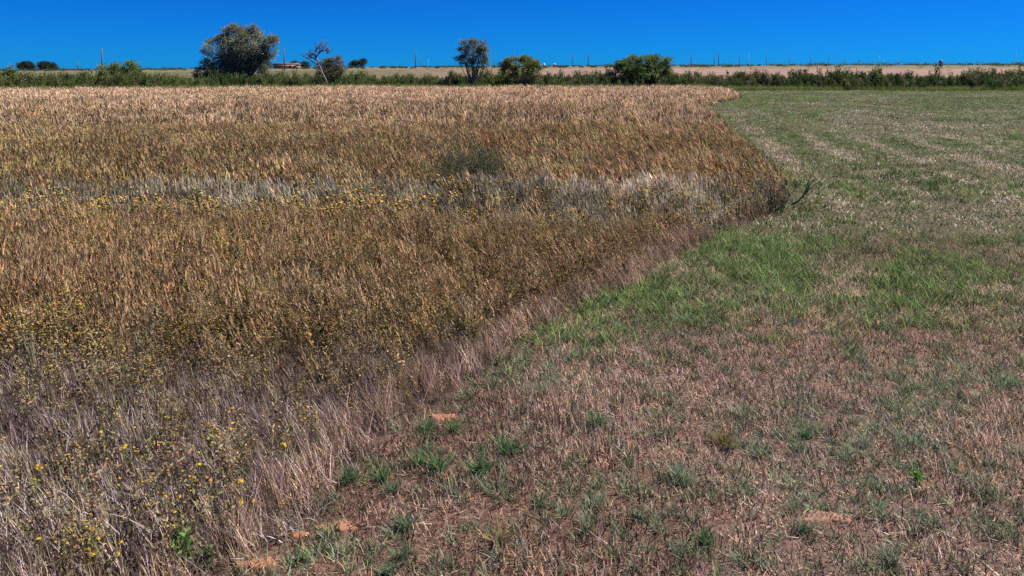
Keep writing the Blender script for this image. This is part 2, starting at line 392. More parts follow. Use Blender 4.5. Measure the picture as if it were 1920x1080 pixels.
def p_weed(kind):
    mb = MB(); h = [1.35, 1.0, 1.6][kind]
    ns = 7
    for s_ in range(ns):
        b = disc(1, .28)[0]; L = h * rng.uniform(.65, 1.0); az = rng.uniform(0, 2 * PI); le = rng.uniform(0, .22)
        top = b + np.array([math.cos(az) * math.sin(le), math.sin(az) * math.sin(le), math.cos(le)]) * L
        mb.tube([b, (b + top) / 2, top], [.012, .009, .004], (.35, .32, .2), 4)
        k = 60; t = rng.uniform(.12, 1, k)[:, None]; sp = (.12 * (1.15 - t))
        p = b * (1 - t) + top * t + rng.normal(size=(k, 3)) * sp * np.array([1, 1, .6])
        d = rng.normal(size=(k, 3)); d[:, 2] = np.abs(d[:, 2]) + .8
        mb.leaves(p, d, rng.uniform(.08, .17, k), rng.uniform(.03, .06, k), vary(k, .55, 1.4, .1))
    return mb

def p_verge():
    mb = MB(); n = 26
    mb.blades(disc(n, .3), rng.uniform(0, 2 * PI, n), rng.uniform(.3, .75, n), .028, rng.uniform(.05, .35, n), rng.uniform(.05, .3, n), vary(n, .6, 1.4, .1), 2)
    return mb

LODY = (11.0, 28.0)
def field_points(y0, y1, dens):
    a = 0.74; c = 1.8
    area = a * (y1 * y1 - y0 * y0) + 2 * c * (y1 - y0); N = int(area * dens)
    Y = np.sqrt(rng.uniform(y0 * y0, y1 * y1, N)); X = rng.uniform(-1, 1, N) * (a * Y + c)
    return X, Y

def col_mix(a, b, t): return np.asarray(a)[None] * (1 - t[:, None]) + np.asarray(b)[None] * t[:, None]

# bare patches where the orange sand shows
BARE = [(632, 984, 34, 9), (482, 1056, 36, 10), (830, 782, 24, 6), (560, 1000, 16, 6), (1548, 975, 46, 11), (990, 962, 20, 6), (1530, 915, 26, 6), (905, 1074, 40, 9), (1760, 1065, 40, 9)]
def bare_mask(X, Y):
    px, py = proj(X, Y); m = np.zeros(len(X))
    for bx, by, rx, ry in BARE:
        m = np.maximum(m, 1 - sstep(.55, 1.15, np.hypot((px - bx) / rx, (py - by) / ry) + .5 * (vnoise(X, Y, .12, 4) - .5)))
    return m

def build_cover():
    stock = {k: [] for k in ('blue', 'silver', 'mauve', 'gum', 'stub', 'tuft', 'green', 'edge')}
    tiers = [(2.5, LODY[0], 155, 400, 0), (LODY[0], LODY[1], 52, 62, 1), (LODY[1], 86, 14, 14, 2)]
    for y0, y1, dt, dm, lod in tiers:
        # ---------- standing grass
        X, Y = field_points(y0, y1, dt); k = inside_tall(X, Y) & (Y < hedge_front(X))
        for cx, cy, cr in ((885, 362, .75), (1448, 396, .4)): gx, gy = gnd(cx, cy); k &= (np.hypot(X - gx, Y - gy) > cr) | (rng.random(len(X)) < .25)      # little grass grows under the two shrubs
        X, Y = X[k], Y[k]
        N = len(X); px, py = proj(X, Y); yv = HZ + (py - HZ) * .86
        wob = (60 * (fbm(X, Y, 2.6, 31) - .5) + rng.normal(0, 9, N)) * np.clip((yv - HZ) / 300, .25, 2); y_ = yv + wob; x_ = px + 240 * (fbm(X, Y, 2.5, 41) - .5)
        n1 = fbm(X, Y, 5, 51); n2 = fbm(X, Y, 1.4, 61); n3 = vnoise(X, Y, .5, 71); ed = edge_dist(X, Y)
        wS = .9 * band(y_, 344, 400, 14) * sstep(.28, .6, n1 * .4 + n2 * .6) * (1 - .75 * band(x_, -900, 240, 40) * sstep(360, 380, y_)) + .06 + .5 * band(yv, 336, 358, 5) * band(x_, 1030, 1310, 30)
        wG = .6 * band(y_, 382, 470, 14) * band(x_, -900, 520, 90) + .55 * band(y_, 372, 412, 8) * band(x_, 1180, 1420, 30) + 1.0 * band(y_, 385, 620, 30) * (.15 + n2) + .07 * (1 - sstep(330, 380, y_)) * sstep(.4, .7, n1) \
            + .62 * band(y_, 585, 740, 60) * band(x_, -900, 820, 90) * sstep(.2, .8, n2) + .55 * band(y_, 400, 480, 14) * band(x_, 380, 760, 60) * n2 + .40 * sstep(670, 760, y_) * sstep(.36, .66, n1 * .5 + n2 * .5) * band(x_, -400, 640, 90) + .09
        wM = 1.0 * sstep(560, 720, y_) + .8 * band(y_, 560, 650, 14) * band(x_, 820, 1080, 40) + .25 * band(y_, 480, 640, 20) + .12 + .45 * band(y_, 340, 400, 14) * (.4 + n2)
        wB = .12 * (1 - sstep(600, 700, y_)) + 1.1 * (1 - sstep(322, 352, y_)) + .68 * band(y_, 402, 585, 20) * (.3 + n1 * 1.2) + .5 * band(y_, 470, 580, 14) * band(x_, -900, 330, 60) 
        wE = 2.6 * (1 - sstep(.12, .42, ed + .25 * (n3 - .5))) * sstep(400, 440, py)
        Wt = np.stack([wB, wS, wM, wG, wE], 1); Wt = Wt ** 1.15; Wt /= Wt.sum(1, keepdims=True)
        pick = (rng.random(N)[:, None] > np.cumsum(Wt, 1)).sum(1)
        g1 = np.clip((n1 - .5) * 2.2 + .5, 0, 1); g2 = np.clip((n2 - .5) * 2.2 + .5, 0, 1); rv = (rng.uniform(.6, 1.3, N) * np.where(rng.random(N) < .2, .45, 1))[:, None]  # some clumps tinted much darker, standing in for shaded gaps between stems
        farp = 1 - sstep(168, 215, y_)
        tB = col_mix((.40, .285, .165), (.58, .445, .295), g2); tB = tB * (1 - .42 * (1 - g1)[:, None] * np.array([.75, .75, .9])); mid = band(y_, 395, 640, 20)[:, None]; tB = tB * (1 - mid * np.array([.0, .03, -.04])); tB = tB * (1 - farp[:, None]) + farp[:, None] * np.array([.64, .48, .31])
        redd = band(y_, 440, 580, 20)[:, None] * .6; tB = tB * (1 - redd) + redd * np.array([.46, .335, .225])
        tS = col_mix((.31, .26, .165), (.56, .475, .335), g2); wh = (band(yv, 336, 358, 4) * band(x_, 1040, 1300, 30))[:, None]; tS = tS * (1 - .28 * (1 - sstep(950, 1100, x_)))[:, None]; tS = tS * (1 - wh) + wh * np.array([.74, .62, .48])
        bnd = band(y_, 330, 420, 20)[:, None]; tM = col_mix((.36, .265, .25), (.60, .475, .45), g2) * (1 - bnd * np.array([.30, .36, .46])); pk = sstep(880, 1000, y_)[:, None]; tM = tM * (1 - .6 * pk) + .6 * pk * np.array([.50, .335, .26])
        dk = (band(y_, 545, 650, 15) * band(x_, 820, 1050, 40))[:, None]; tM = tM * (1 - .35 * dk)
        tG = np.ones((N, 3)) * (.85 + .4 * g1)[:, None]; tE = col_mix((.54, .36, .28), (.70, .50, .39), g2)
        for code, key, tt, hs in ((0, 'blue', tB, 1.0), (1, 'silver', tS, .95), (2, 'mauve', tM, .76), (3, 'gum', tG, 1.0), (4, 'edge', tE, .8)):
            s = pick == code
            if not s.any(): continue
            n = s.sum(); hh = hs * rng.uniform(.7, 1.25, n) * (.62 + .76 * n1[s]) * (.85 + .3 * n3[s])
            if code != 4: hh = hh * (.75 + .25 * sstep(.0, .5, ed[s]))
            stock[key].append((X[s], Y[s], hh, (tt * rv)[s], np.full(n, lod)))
        # ---------- mown side
        X, Y = field_points(y0, y1, dm); k = (~inside_tall(X, Y)) & (Y < hedge_front(X)); X, Y = X[k], Y[k]
        bm = bare_mask(X, Y); k = rng.random(len(X)) > bm * .45; X, Y = X[k], Y[k]
        N = len(X); px, py = proj(X, Y); n1 = fbm(X, Y, 2.2, 81); n2 = fbm(X, Y, .8, 91); n4 = fbm(X, Y, 6, 95); ed = edge_dist(X, Y)
        y_ = py + (70 * (fbm(X, Y, 1.8, 33) - .5) + rng.normal(0, 26, N)) * np.clip((py - HZ) / 300, .2, 1.6)
        row = X - .22 * Y; rr = np.abs(((row - 4.75) / 1.7 + .5) % 1 - .5) * 1.7
        streak = (1 - sstep(.1, .42, rr + .5 * (n1 - .5))) * sstep(.30, .52, n4 + .45 * (n2 - .5)) * (1 - sstep(390, 430, y_)) * sstep(195, 235, y_)
        gr = .62 * (1 - sstep(395, 420, y_)) * (.3 + 1.2 * n1) * (1 - .9 * streak) + .56 * band(y_, 415, 612, 32) * sstep(.36, .62, n1 * .35 + n2 * .65) + .12 * band(y_, 440, 585, 20) * (1 - sstep(.5, 1.6, ed)) + .15 * band(y_, 390, 430, 16) + .05
        gr = gr * (1 - .8 * sstep(600, 650, y_)) * (1 - sstep(650, 700, y_)) * np.where(y_ < 330, 1.35 - .35 * sstep(250, 330, y_), 1)
        n5 = fbm(X, Y, 4.0, 171); gr = gr * (1 - .75 * sstep(.50, .64, n5) * (1 - sstep(400, 430, y_)))
        isg = rng.random(N) < np.clip(gr, 0, .95)
        tf = (.18 + .36 * sstep(.46, .68, n2)) * sstep(560, 640, y_) + .10 * band(y_, 380, 600, 20)
        ist = (~isg) & (rng.random(N) < tf * (1 if lod == 0 else .8))
        g2 = np.clip((n2 - .5) * 2.4 + .5, 0, 1); g1 = np.clip((n1 - .5) * 2.4 + .5, 0, 1); rv = (rng.uniform(.65, 1.3, N) * np.where(rng.random(N) < .15, .5, 1))[:, None]  # a darkened share of clumps imitates shade between the blades
        tD = col_mix((.31, .21, .17), (.66, .51, .42), g1); up = (1 - sstep(560, 640, y_))[:, None]; tD = tD * (1 - up) + up * col_mix((.48, .40, .27), (.84, .71, .53), g1)
        st = streak[:, None]; tD = tD * (1 - st) + st * np.array([.86, .70, .52])
        rd = (.5 * band(y_, 600, 690, 25) * sstep(.5, .65, n1))[:, None]; tD = tD * (1 - rd) + rd * np.array([.54, .32, .25])
        lush = (band(y_, 430, 600, 15) * np.maximum(.6 * (1 - sstep(.5, 1.6, ed)), .7 * sstep(.45, .65, n2)))[:, None]
        tg = col_mix((.15, .225, .065), (.28, .38, .105), g2) * (1 - lush) + lush * np.array([.17, .265, .075])
        olive = (1 - sstep(200, 330, y_))[:, None] * .7; tg = tg * (1 - olive) + olive * col_mix((.16, .29, .06), (.38, .52, .16), np.clip(g2 * .6 + g1 * .4, 0, 1))
        tt = col_mix((.13, .205, .105), (.25, .33, .19), g2)
        s = isg; n = s.sum(); stock['green'].append((X[s], Y[s], rng.uniform(.5, 1.0, n) * (1 - .2 * (y_[s] < 330)), (tg * rv)[s], np.full(n, lod)))
        s = ist; n = s.sum(); stock['tuft'].append((X[s], Y[s], rng.uniform(.28, .8, n), (tt * rv)[s], np.full(n, lod)))
        s = ~(isg | ist); n = s.sum(); tallp = sstep(.56, .68, fbm(X, Y, 1.3, 141)) * sstep(560, 620, y_); tD = tD * (1 - .4 * tallp[:, None]) + .4 * tallp[:, None] * np.array([.72, .52, .43]); stock['stub'].append((X[s], Y[s], rng.uniform(.7, 1.25, n) * (1 + .55 * tallp[s]), (tD * rv)[s], np.full(n, lod)))
    NV = 5
    made = {'blue': [p_bluestem(l) for l in range(3) for v in range(NV)], 'silver': [p_fine(l, .24, .44, True) for l in range(3) for v in range(NV)],
            'mauve': [p_fine(l, .13, .30) for l in range(3) for v in range(NV)], 'gum': [p_gum(l) for l in range(3) for v in range(NV)],
            'stub': [p_stubble(l) for l in range(3) for v in range(NV)], 'tuft': [p_tuft(l) for l in range(3) for v in range(NV)],
            'green': [p_green(l) for l in range(3) for v in range(NV)], 'edge': [p_fine(l, .2, .4) for l in range(3) for v in range(NV)]}
    text = {'blue': ('bluestem_grass', 'tall orange tan grass with fuzzy seed heads filling the unmown field', 'grass'),
            'silver': ('silver_grass', 'pale silvery grey grass in a band across the unmown field', 'grass'),
            'mauve': ('mauve_grass', 'fine dry mauve brown grass in the near corner of the unmown field', 'grass'),
            'gum': ('yellow_weeds', 'yellow and rusty headed weeds mixed through the unmown grass', 'weeds'),
            'stub': ('mown_stubble', 'short dry pinkish straw stubble on the mown side', 'grass'),
            'tuft': ('small_green_tufts', 'small grey green grass tufts dotted through the mown stubble', 'grass'),
            'green': ('green_regrowth', 'fresh short green grass growing back on the mown side', 'grass'),
            'edge': ('edge_grass', 'pale pinkish straw along the cut edge of the tall grass', 'grass')}
    for key, parts in stock.items():
        X, Y, h, t, lod = [np.concatenate([p[i] for p in parts]) for i in range(5)]; N = len(X)
        tall = key in ('blue', 'silver', 'mauve', 'edge')
        rot = np.zeros((N, 3)); rot[:, 2] = rng.normal(0, .5, N) if tall else rng.uniform(0, 2 * PI, N)
        if tall: rot[:, 1] = (rng.normal(-.20, .09, N) - .7 * (fbm(X, Y, 3.5, 151) - .5)) * (.35 + .65 * sstep(5, 9, Y)); rot[:, 0] = .6 * (fbm(X, Y, 3.0, 161) - .5)
        scl = np.stack([np.ones(N), np.ones(N), h], 1) if tall else np.stack([np.minimum(h, .95), np.minimum(h, .95), h], 1) if key == 'stub' else np.stack([h, h, h], 1)
        scatter(text[key][0], X, Y, rot, scl, lod * NV + rng.integers(0, NV, N), t, [proto(m, key + '_shape', M_GRASS) for m in made[key]], text[key][1], text[key][2])
build_cover()

# ------------------------------------------------------------------ fence row of weeds behind the field
def build_hedge():
    N = 6400; X = rng.uniform(-66, 66, N); d = rng.uniform(0, 1, N) ** .8 * 7.5; Y = hedge_front(X) + 1.2 + d
    px, py = proj(X, Y); n1 = fbm(X, Y, 6, 101); n2 = fbm(X, Y, 2.2, 111)
    k = rng.random(N) < .55 + .6 * n2; X, Y, px, n1, n2, d = [a[k] for a in (X, Y, px, n1, n2, d)]; N = len(X)
    h = (.52 + 1.2 * n2) * rng.uniform(.75, 1.25, N) * (.5 + .5 * sstep(0, 2.5, d)) * (1 + .3 * (rng.random(N) < .08)) * np.interp(px, [0, 350, 700, 1100, 1300, 1920], [.98, .9, .85, .85, .92, 1.0])
    t = col_mix((.085, .135, .04), (.21, .25, .075), np.clip((n1 - .5) * 2.5 + .5, 0, 1)); br = (sstep(.6, .72, fbm(X, Y, 3, 121)) * (px > 1150))[:, None]
    t = t * (1 - .6 * br) + .6 * br * np.array([.28, .21, .13]); t *= rng.uniform(.6, 1.3, N)[:, None]; dd = (rng.random(N) < .07)[:, None]; t = np.where(dd, np.array([.34, .27, .17]), t)      # a few dead stalks
    rot = np.zeros((N, 3)); rot[:, 2] = rng.uniform(0, 2 * PI, N); rot[:, :2] = rng.normal(0, .08, (N, 2))
    scatter('weed_row', X, Y, rot, np.stack([h, h, h], 1), rng.integers(0, 6, N), t, [proto(p_weed(i % 3), 'weed_shape', M_WEED) for i in range(6)], 'dense row of dark green weeds along the far edge of the field', 'weeds')
    N = 4600; X = rng.uniform(-66, 66, N); d = rng.uniform(-.6, 2.2, N); Y = hedge_front(X) + d; n1 = fbm(X, Y, 7, 131); px, py = proj(X, Y)
    k = rng.random(N) < sstep(.25, .75, n1); X, Y, px, n1 = X[k], Y[k], px[k], n1[k]; N = len(X)
    h = rng.uniform(.7, 1.3, N) * np.where(px > 1330, .8, 1.0)
    t = col_mix((.16, .21, .05), (.29, .33, .09), np.clip((n1 - .5) * 2.5 + .5, 0, 1)) * rng.uniform(.75, 1.25, N)[:, None]
    rot = np.zeros((N, 3)); rot[:, 2] = rng.uniform(0, 2 * PI, N)
    scatter('verge_grass', X, Y, rot, np.stack([h, h, h], 1), rng.integers(0, 4, N), t, [proto(p_verge(), 'verge_shape', M_GRASS) for i in range(4)], 'bright green verge grass at the foot of the weed row', 'grass')
build_hedge()

def build_far_scrub():
    mb = MB(); 
    for i in range(700):
        b = rng.uniform(-.72, .72); Y = rng.uniform(430, 640)
        if b > .32 and rng.random() < .55: Y = rng.uniform(600, 650)
        X = b * Y; z = float(terrain(X, Y)); k = 46; r = rng.uniform(.9, 2.2) * (1.6 if b > .4 else 1.0) * (.6 if -.35 < b < .12 else 1); hh = r * rng.uniform(.6, 1.0)
        p = rng.normal(size=(k, 3)) * np.array([r * .75, r * .5, hh * .4]); p[:, 2] = np.abs(p[:, 2]) * 1.1
        mb.leaves(p + np.array([X, Y, z]), rng.normal(size=(k, 3)) + np.array([0, 0, .6]), rng.uniform(.5, .9, k), .5, vary(k, .6, 1.4) * np.array([.075, .095, .045]))
    for i in range(150):                                       # low tan and grey brush closer in
        b = rng.uniform(-.6, .7); Y = rng.uniform(130, 420); X = b * Y; z = float(terrain(X, Y)); k = 30; r = rng.uniform(.4, 1.1)
        p = rng.normal(size=(k, 3)) * np.array([r, r * .6, r * .3]); p[:, 2] = np.abs(p[:, 2])
        mb.leaves(p + np.array([X, Y, z]), rng.normal(size=(k, 3)) + np.array([0, 0, .8]), rng.uniform(.25, .5, k), .2, vary(k, .6, 1.4) * np.array([.20, .18, .09]))
    o = mb.obj('distant_scrub', M_LEAF); tag(o, 'low dark scrub scattered along the distant horizon', 'scrub', kind='stuff')
build_far_scrub()

# ------------------------------------------------------------------ trees and shrubs
def px_at(px, py, Y):
    """point at depth Y seen at a photo pixel"""
    return np.array([(px - 960) / F_PX * Y, Y, H_CAM - (py - HZ) / F_PX * Y])

def make_tree(name, label, cat, lobes, base_px, Y, leaf_col, alt_col, leaf=.13, dens=26, clump=.34, trunk_r=.16, stems=1, depth=.8, group=None, bark=(.16, .13, .10), trunk_name='trunk', crown_name='crown', alt=.25, gap=.0, inner=.35):
    """lobes: (px, py, rx_px, ry_px) ellipses of foliage as seen, given real depth and thickness"""
    s = F_PX / Y; bx = (base_px - 960) / F_PX * Y; bz = float(terrain(bx, Y)); root = np.array([bx, Y, bz])
    e = empty(name, root); tag(e, label, cat, group)
    cr = MB(); tk = MB()
    lobes = list(lobes)
    for (lx, ly, rx, ry) in list(lobes):                        # ragged outline: small side clumps on the larger lobes
        if rx >= 11 and Y < 200:
            for a in rng.uniform(-.4, PI + .4, 3): lobes.append((lx + math.cos(a) * rx * 1.02, ly - math.sin(a) * ry * 1.02, rx * .24, ry * .24))
    heads = [root * 0 + np.array([rng.normal(0, .12) * (stems > 1), rng.normal(0, .12) * (stems > 1), -.1]) for _ in range(stems)]
    for li, (lx, ly, rx, ry) in enumerate(lobes):
        dy = rng.uniform(-.35, .35) * depth * rx / s
        c = px_at(lx, ly, Y) + np.array([0, dy, 0]) - root; rX, rZ = rx / s, ry / s; rY = max(rX, rZ) * depth if len(lobes) < 3 else (rX + rZ) / 2 * (depth + .3)
        k = max(7, int(dens * 2.1 * rX * rZ * (1 + .35 * rY)))
        u = rng.normal(size=(k, 3)); u /= np.linalg.norm(u, axis=1, keepdims=True); q = (inner + (1 - inner) * rng.random(k) ** .45)[:, None]
        cc = c + u * q * np.array([rX, rY, rZ]); cc[:, 2] = np.maximum(cc[:, 2], .12)
        if gap: cc = cc[rng.random(k) > gap]; k = len(cc)
        # limb to the lobe, twigs to some of the clumps
        st = heads[li % stems]; mid = st * .45 + c * .55 + np.array([0, 0, -.12 * np.linalg.norm(c - st)]) * .5 + rng.normal(0, .06, 3)
        th = trunk_r * (1 if li == 0 else .6)
        tk.tube([st, st * .8 + mid * .2 + np.array([0, 0, .05]), mid, c], [th * 1.15, th * .9, th * .55, th * .25], bark, 6)
        for j in range(0, k, 4): tk.tube([mid * .3 + c * .7, (c + cc[j]) / 2 + rng.normal(0, .05, 3), cc[j]], [th * .22, th * .14, .008], bark, 4)
        for j in range(k):
            m = int(rng.integers(34, 62)); p = cc[j] + rng.normal(size=(m, 3)) * clump * rng.uniform(.5, 1.1) * np.array([1, 1, .7])
            p = p[p[:, 2] > .05]; m = len(p)
            if not m: continue
            d = p - cc[j] * .8 - c * .2 + rng.normal(size=(m, 3)) * .25 + np.array([0, 0, .12])
            base = np.where(rng.random() < alt, 1, 0); colr = np.array(alt_col if base else leaf_col) * rng.uniform(.7, 1.3)
            cr.leaves(p, d, rng.uniform(.7, 1.3, m) * leaf, leaf * .6, vary(m, .65, 1.35, .08) * colr)
    tk.obj(trunk_name, M_BARK, e, True); cr.obj(crown_name, M_LEAF, e); return e

GREY_GREEN = (.26, .275, .185); YEL_GREEN = (.29, .31, .085); DARK_GREEN = (.13, .19, .06); MID_GREEN = (.18, .26, .075)
make_tree('shade_tree', 'large rounded grey green tree standing in the weed row, the tallest in view', 'tree',
          [(455, 92, 40, 40), (410, 98, 32, 32), (478, 80, 22, 26), (440, 72, 22, 20), (398, 132, 28, 22), (430, 138, 36, 20), (468, 135, 30, 22), (384, 150, 14, 9), (506, 90, 13, 20), (510, 74, 8, 8), (486, 118, 16, 20), (500, 106, 10, 8)],
          440, 90, GREY_GREEN, YEL_GREEN, .17, 7.5, .24, .3, 4, .7, inner=.5, alt=.15)
make_tree('hackberry_tree', 'vase shaped grey green tree with airy spreading branches beside a low bush', 'tree',
          [(886, 96, 14, 20), (872, 92, 8, 14), (890, 80, 10, 9), (869, 77, 6, 5), (863, 94, 7, 6), (860, 110, 6, 5), (873, 115, 12, 9), (903, 90, 9, 13), (911, 100, 8, 12), (906, 82, 6, 6), (900, 112, 11, 9), (911, 122, 9, 8), (886, 126, 10, 10)],
          887, 88, (.21, .24, .15), (.13, .17, .06), .13, 14, .19, .13, 3, .8, inner=.3)
make_tree('bushy_shrub', 'rounded green bush with a yellowish crown between the vase shaped tree and dark green tree', 'shrub',
          [(980, 128, 24, 17), (962, 120, 12, 11), (992, 118, 13, 11), (1000, 132, 13, 14), (955, 135, 12, 10), (966, 112, 6, 6), (985, 111, 7, 5)],
          982, 87, (.16, .19, .065), YEL_GREEN, .14, 12, .2, .08, 4, .8, alt=.4, inner=.4)
make_tree('mesquite_tree', 'wide dark green tree with ragged flat top in the weed row', 'tree',
          [(1205, 122, 38, 17), (1180, 128, 24, 16), (1232, 126, 22, 18), (1210, 111, 18, 9), (1240, 114, 10, 7), (1252, 112, 6, 4), (1185, 114, 14, 7), (1160, 142, 14, 12), (1215, 140, 36, 12), (1170, 116, 7, 5)],
          1204, 89, DARK_GREEN, MID_GREEN, .16, 8.5, .22, .14, 5, .8, alt=.45, inner=.35)
make_tree('juniper_shrub', 'grey olive bush with two rounded tops behind the bare dead tree', 'shrub',
          [(606, 122, 9, 12), (628, 120, 13, 13), (622, 136, 16, 14), (636, 130, 8, 13), (610, 138, 10, 12)],
          622, 89, (.19, .175, .11), (.14, .155, .075), .13, 20, .2, .09, 3, .8, inner=.3)
make_tree('arching_shrub', 'green leafy shrub with two loose tops poking above the weed row', 'shrub',
          [(205, 130, 16, 9), (212, 126, 8, 6), (240, 126, 12, 7), (246, 122, 6, 5), (225, 138, 24, 8)], 226, 84, MID_GREEN, YEL_GREEN, .13, 14, .26, .05, 3, .8)
for (nm, lab, lobes, bx, Y) in [
    ('distant_tree', 'dark rounded tree on the far horizon, nearest the left border', [(48, 124, 14, 8), (42, 122, 8, 6), (56, 125, 8, 7)], 49, 560),
    ('distant_tree', 'broad dark tree on the far horizon, second from the left border', [(88, 124, 15, 8), (80, 123, 8, 7), (97, 126, 9, 6)], 89, 560),
    ('distant_tree', 'small dark tree with open trunk on the horizon beyond the olive bush', [(672, 118, 13, 6), (662, 121, 8, 5), (681, 117, 6, 7)], 671, 520),
    ('distant_tree', 'small blue green tree on the horizon just behind the dead tree branches', [(570, 121, 8, 5), (565, 122, 5, 4), (576, 122, 5, 4)], 571, 520),
    ('distant_tree', 'small round tree at the end of the low ranch house', [(552, 119, 6, 4), (552, 123, 7, 4)], 552, 505),
    ('distant_tree', 'dark clump of tree peeping out beside the bushy green shrub', [(944, 118, 7, 4), (952, 120, 8, 5), (940, 121, 5, 4)], 947, 420),
    ('distant_tree', 'dark tree half hidden behind the large grey green tree', [(494, 120, 10, 8), (503, 124, 6, 4), (488, 127, 8, 5)], 494, 300)]:
    make_tree(nm, lab, 'tree', lobes, bx, Y, (.045, .062, .045), (.06, .08, .045), .55 * Y / 500, 1.1 * (500 / Y) ** 2, .8 * Y / 500, .35, 2, .8, inner=.3, group='trees on the horizon')

def dead_tree():
    Y = 86; root = px_at(613, 158, Y); root[2] = float(terrain(root[0], Y)); e = empty('dead_tree', root)
    tag(e, 'bare dead tree with bleached leaning trunk and dark branches', 'tree')
    P = lambda x, y, dy=0.0: px_at(x, y, Y) + np.array([0, dy, 0]) - root
    c = (.23, .19, .16); dk = (.13, .105, .09)
    tr = MB(); tr.tube([P(613, 160), P(611, 150), P(605, 138), P(600, 126), P(596, 116), P(593, 107)], [.12, .105, .095, .09, .08, .07], c, 8); tr.obj('trunk', M_BARK, e, True)
    br = [[(593, 107), (590, 98), (591, 92), (588, 90)], [(593, 107), (598, 100), (603, 96), (610, 95), (616, 95), (621, 96)], [(594, 108), (587, 101), (582, 98)], [(591, 95), (596, 91), (599, 86), (602, 81)],
          [(600, 98), (605, 92), (609, 86), (610, 82)], [(596, 114), (590, 110), (584, 108), (575, 110), (568, 106)], [(604, 96), (606, 90), (604, 86), (605, 80)], [(598, 121), (591, 118), (585, 114), (583, 108)],
          [(610, 95), (614, 92), (617, 92), (620, 95)], [(592, 97), (594, 92), (595, 89)], [(606, 140), (599, 132), (593, 126), (591, 120)], [(600, 100), (599, 95), (602, 91)], [(612, 95), (613, 99), (609, 101)], [(588, 101), (585, 104), (583, 102)],
          [(611, 150), (604, 144), (598, 141)], [(585, 108), (580, 104), (579, 101)]]
    for b in br:
        n = len(b); dy = rng.uniform(-.9, .9); mb = MB(); r0 = .10 if b[0][1] > 100 else .075
        mb.tube([P(x, y, dy * i / (n - 1)) for i, (x, y) in enumerate(b)], [r0 * (1 - .75 * i / (n - 1)) for i in range(n)], dk, 5)
        for i in range(1, n):                                   # twigs
            for q in range(2):
                a = P(b[i][0], b[i][1], dy * i / (n - 1)); mb.tube([a, a + rng.normal(0, .16, 3) + np.array([0, 0, .12]), a + rng.normal(0, .25, 3) + np.array([0, 0, .32])], [.034, .026, .016], dk, 3)
        mb.obj('branch', M_BARK, e, True)
dead_tree()

def stem_bush(name, label, cat, bpx, bpy, n, hmin, hmax, spread, col, leafcol, leaves, rad=.006, lean=0.0, foot=None):
    X, Y = gnd(bpx, bpy); root = np.array([X, Y, float(terrain(X, Y))]); e = empty(name, root); tag(e, label, cat)
    st = MB(); lf = MB()
    for i in range(n):
        az = rng.uniform(0, 2 * PI); L = rng.uniform(hmin, hmax); le = abs(rng.normal(0, spread)) ; b = disc(1, foot or .08 + .12 * spread)[0]
        d = np.array([math.cos(az) * math.sin(le) + lean, math.sin(az) * math.sin(le), math.cos(le)]); p1 = b + d * L * .5 + rng.normal(0, .02, 3); p2 = b + d * L + rng.normal(0, .05, 3)
        st.tube([b, p1, p2], [rad, rad * .75, rad * .35], vary(1)[0] * col, 4)
        for q in range(4):
            t = rng.uniform(.35, .95); a = b * (1 - t) + p2 * t; st.tube([a, a + d * L * .15 + rng.normal(0, .06, 3)], [rad * .5, rad * .25], vary(1)[0] * col, 3)
        if leaves:
            t = rng.uniform(.25, 1, leaves)[:, None]; p = b * (1 - t) + p2 * t + rng.normal(size=(leaves, 3)) * .05
            lf.leaves(p, d + rng.normal(size=(leaves, 3)) * .6, rng.uniform(.03, .07, leaves), .014, vary(leaves, .6, 1.4) * np.array(leafcol))
    st.obj('stems', M_BARK, e)
    if leaves: lf.obj('foliage', M_PLANT, e)
    return e
stem_bush('broom_shrub', 'dark olive twiggy shrub standing alone in the middle of the tall grass', 'shrub', 885, 357, 170, .5, .98, .75, (.10, .085, .065), (.12, .13, .055), 95, .008, foot=.6)
stem_bush('dead_bush', 'dark leafless bush at the outer corner of the tall grass', 'shrub', 1448, 396, 34, .3, .65, .75, (.085, .07, .06), (.1, .085, .06), 8, .0055)

def dead_branch():
    X, Y = gnd(1484, 384); root = np.array([X, Y, float(terrain(X, Y))]); o = MB(); P = lambda x, y: px_at(x, y, Y) - root; c = (.10, .085, .075)
    o.tube([P(1482, 386), P(1495, 378), P(1503, 370), P(1512, 361)], [.022, .019, .015, .010], c, 6); o.tube([P(1510, 362), P(1518, 354), P(1528, 350), P(1534, 352)], [.011, .009, .007, .004], c, 5)
    o.tube([P(1506, 366), P(1514, 354), P(1522, 340), P(1532, 328)], [.013, .011, .008, .005], c, 5); o.tube([P(1509, 361), P(1514, 346), P(1518, 332), P(1524, 322)], [.010, .008, .006, .003], c, 5)
    o.tube([P(1522, 340), P(1530, 335), P(1537, 331)], [.007, .005, .003], c, 4); o.tube([P(1502, 371), P(1514, 366), P(1524, 356)], [.009, .007, .003], c, 4)
    b = o.obj('dead_branch', M_BARK, smooth=True, loc=root); tag(b, 'forked dark dead branch sticking up from mown grass beside the leafless bush', 'branch')
dead_branch()

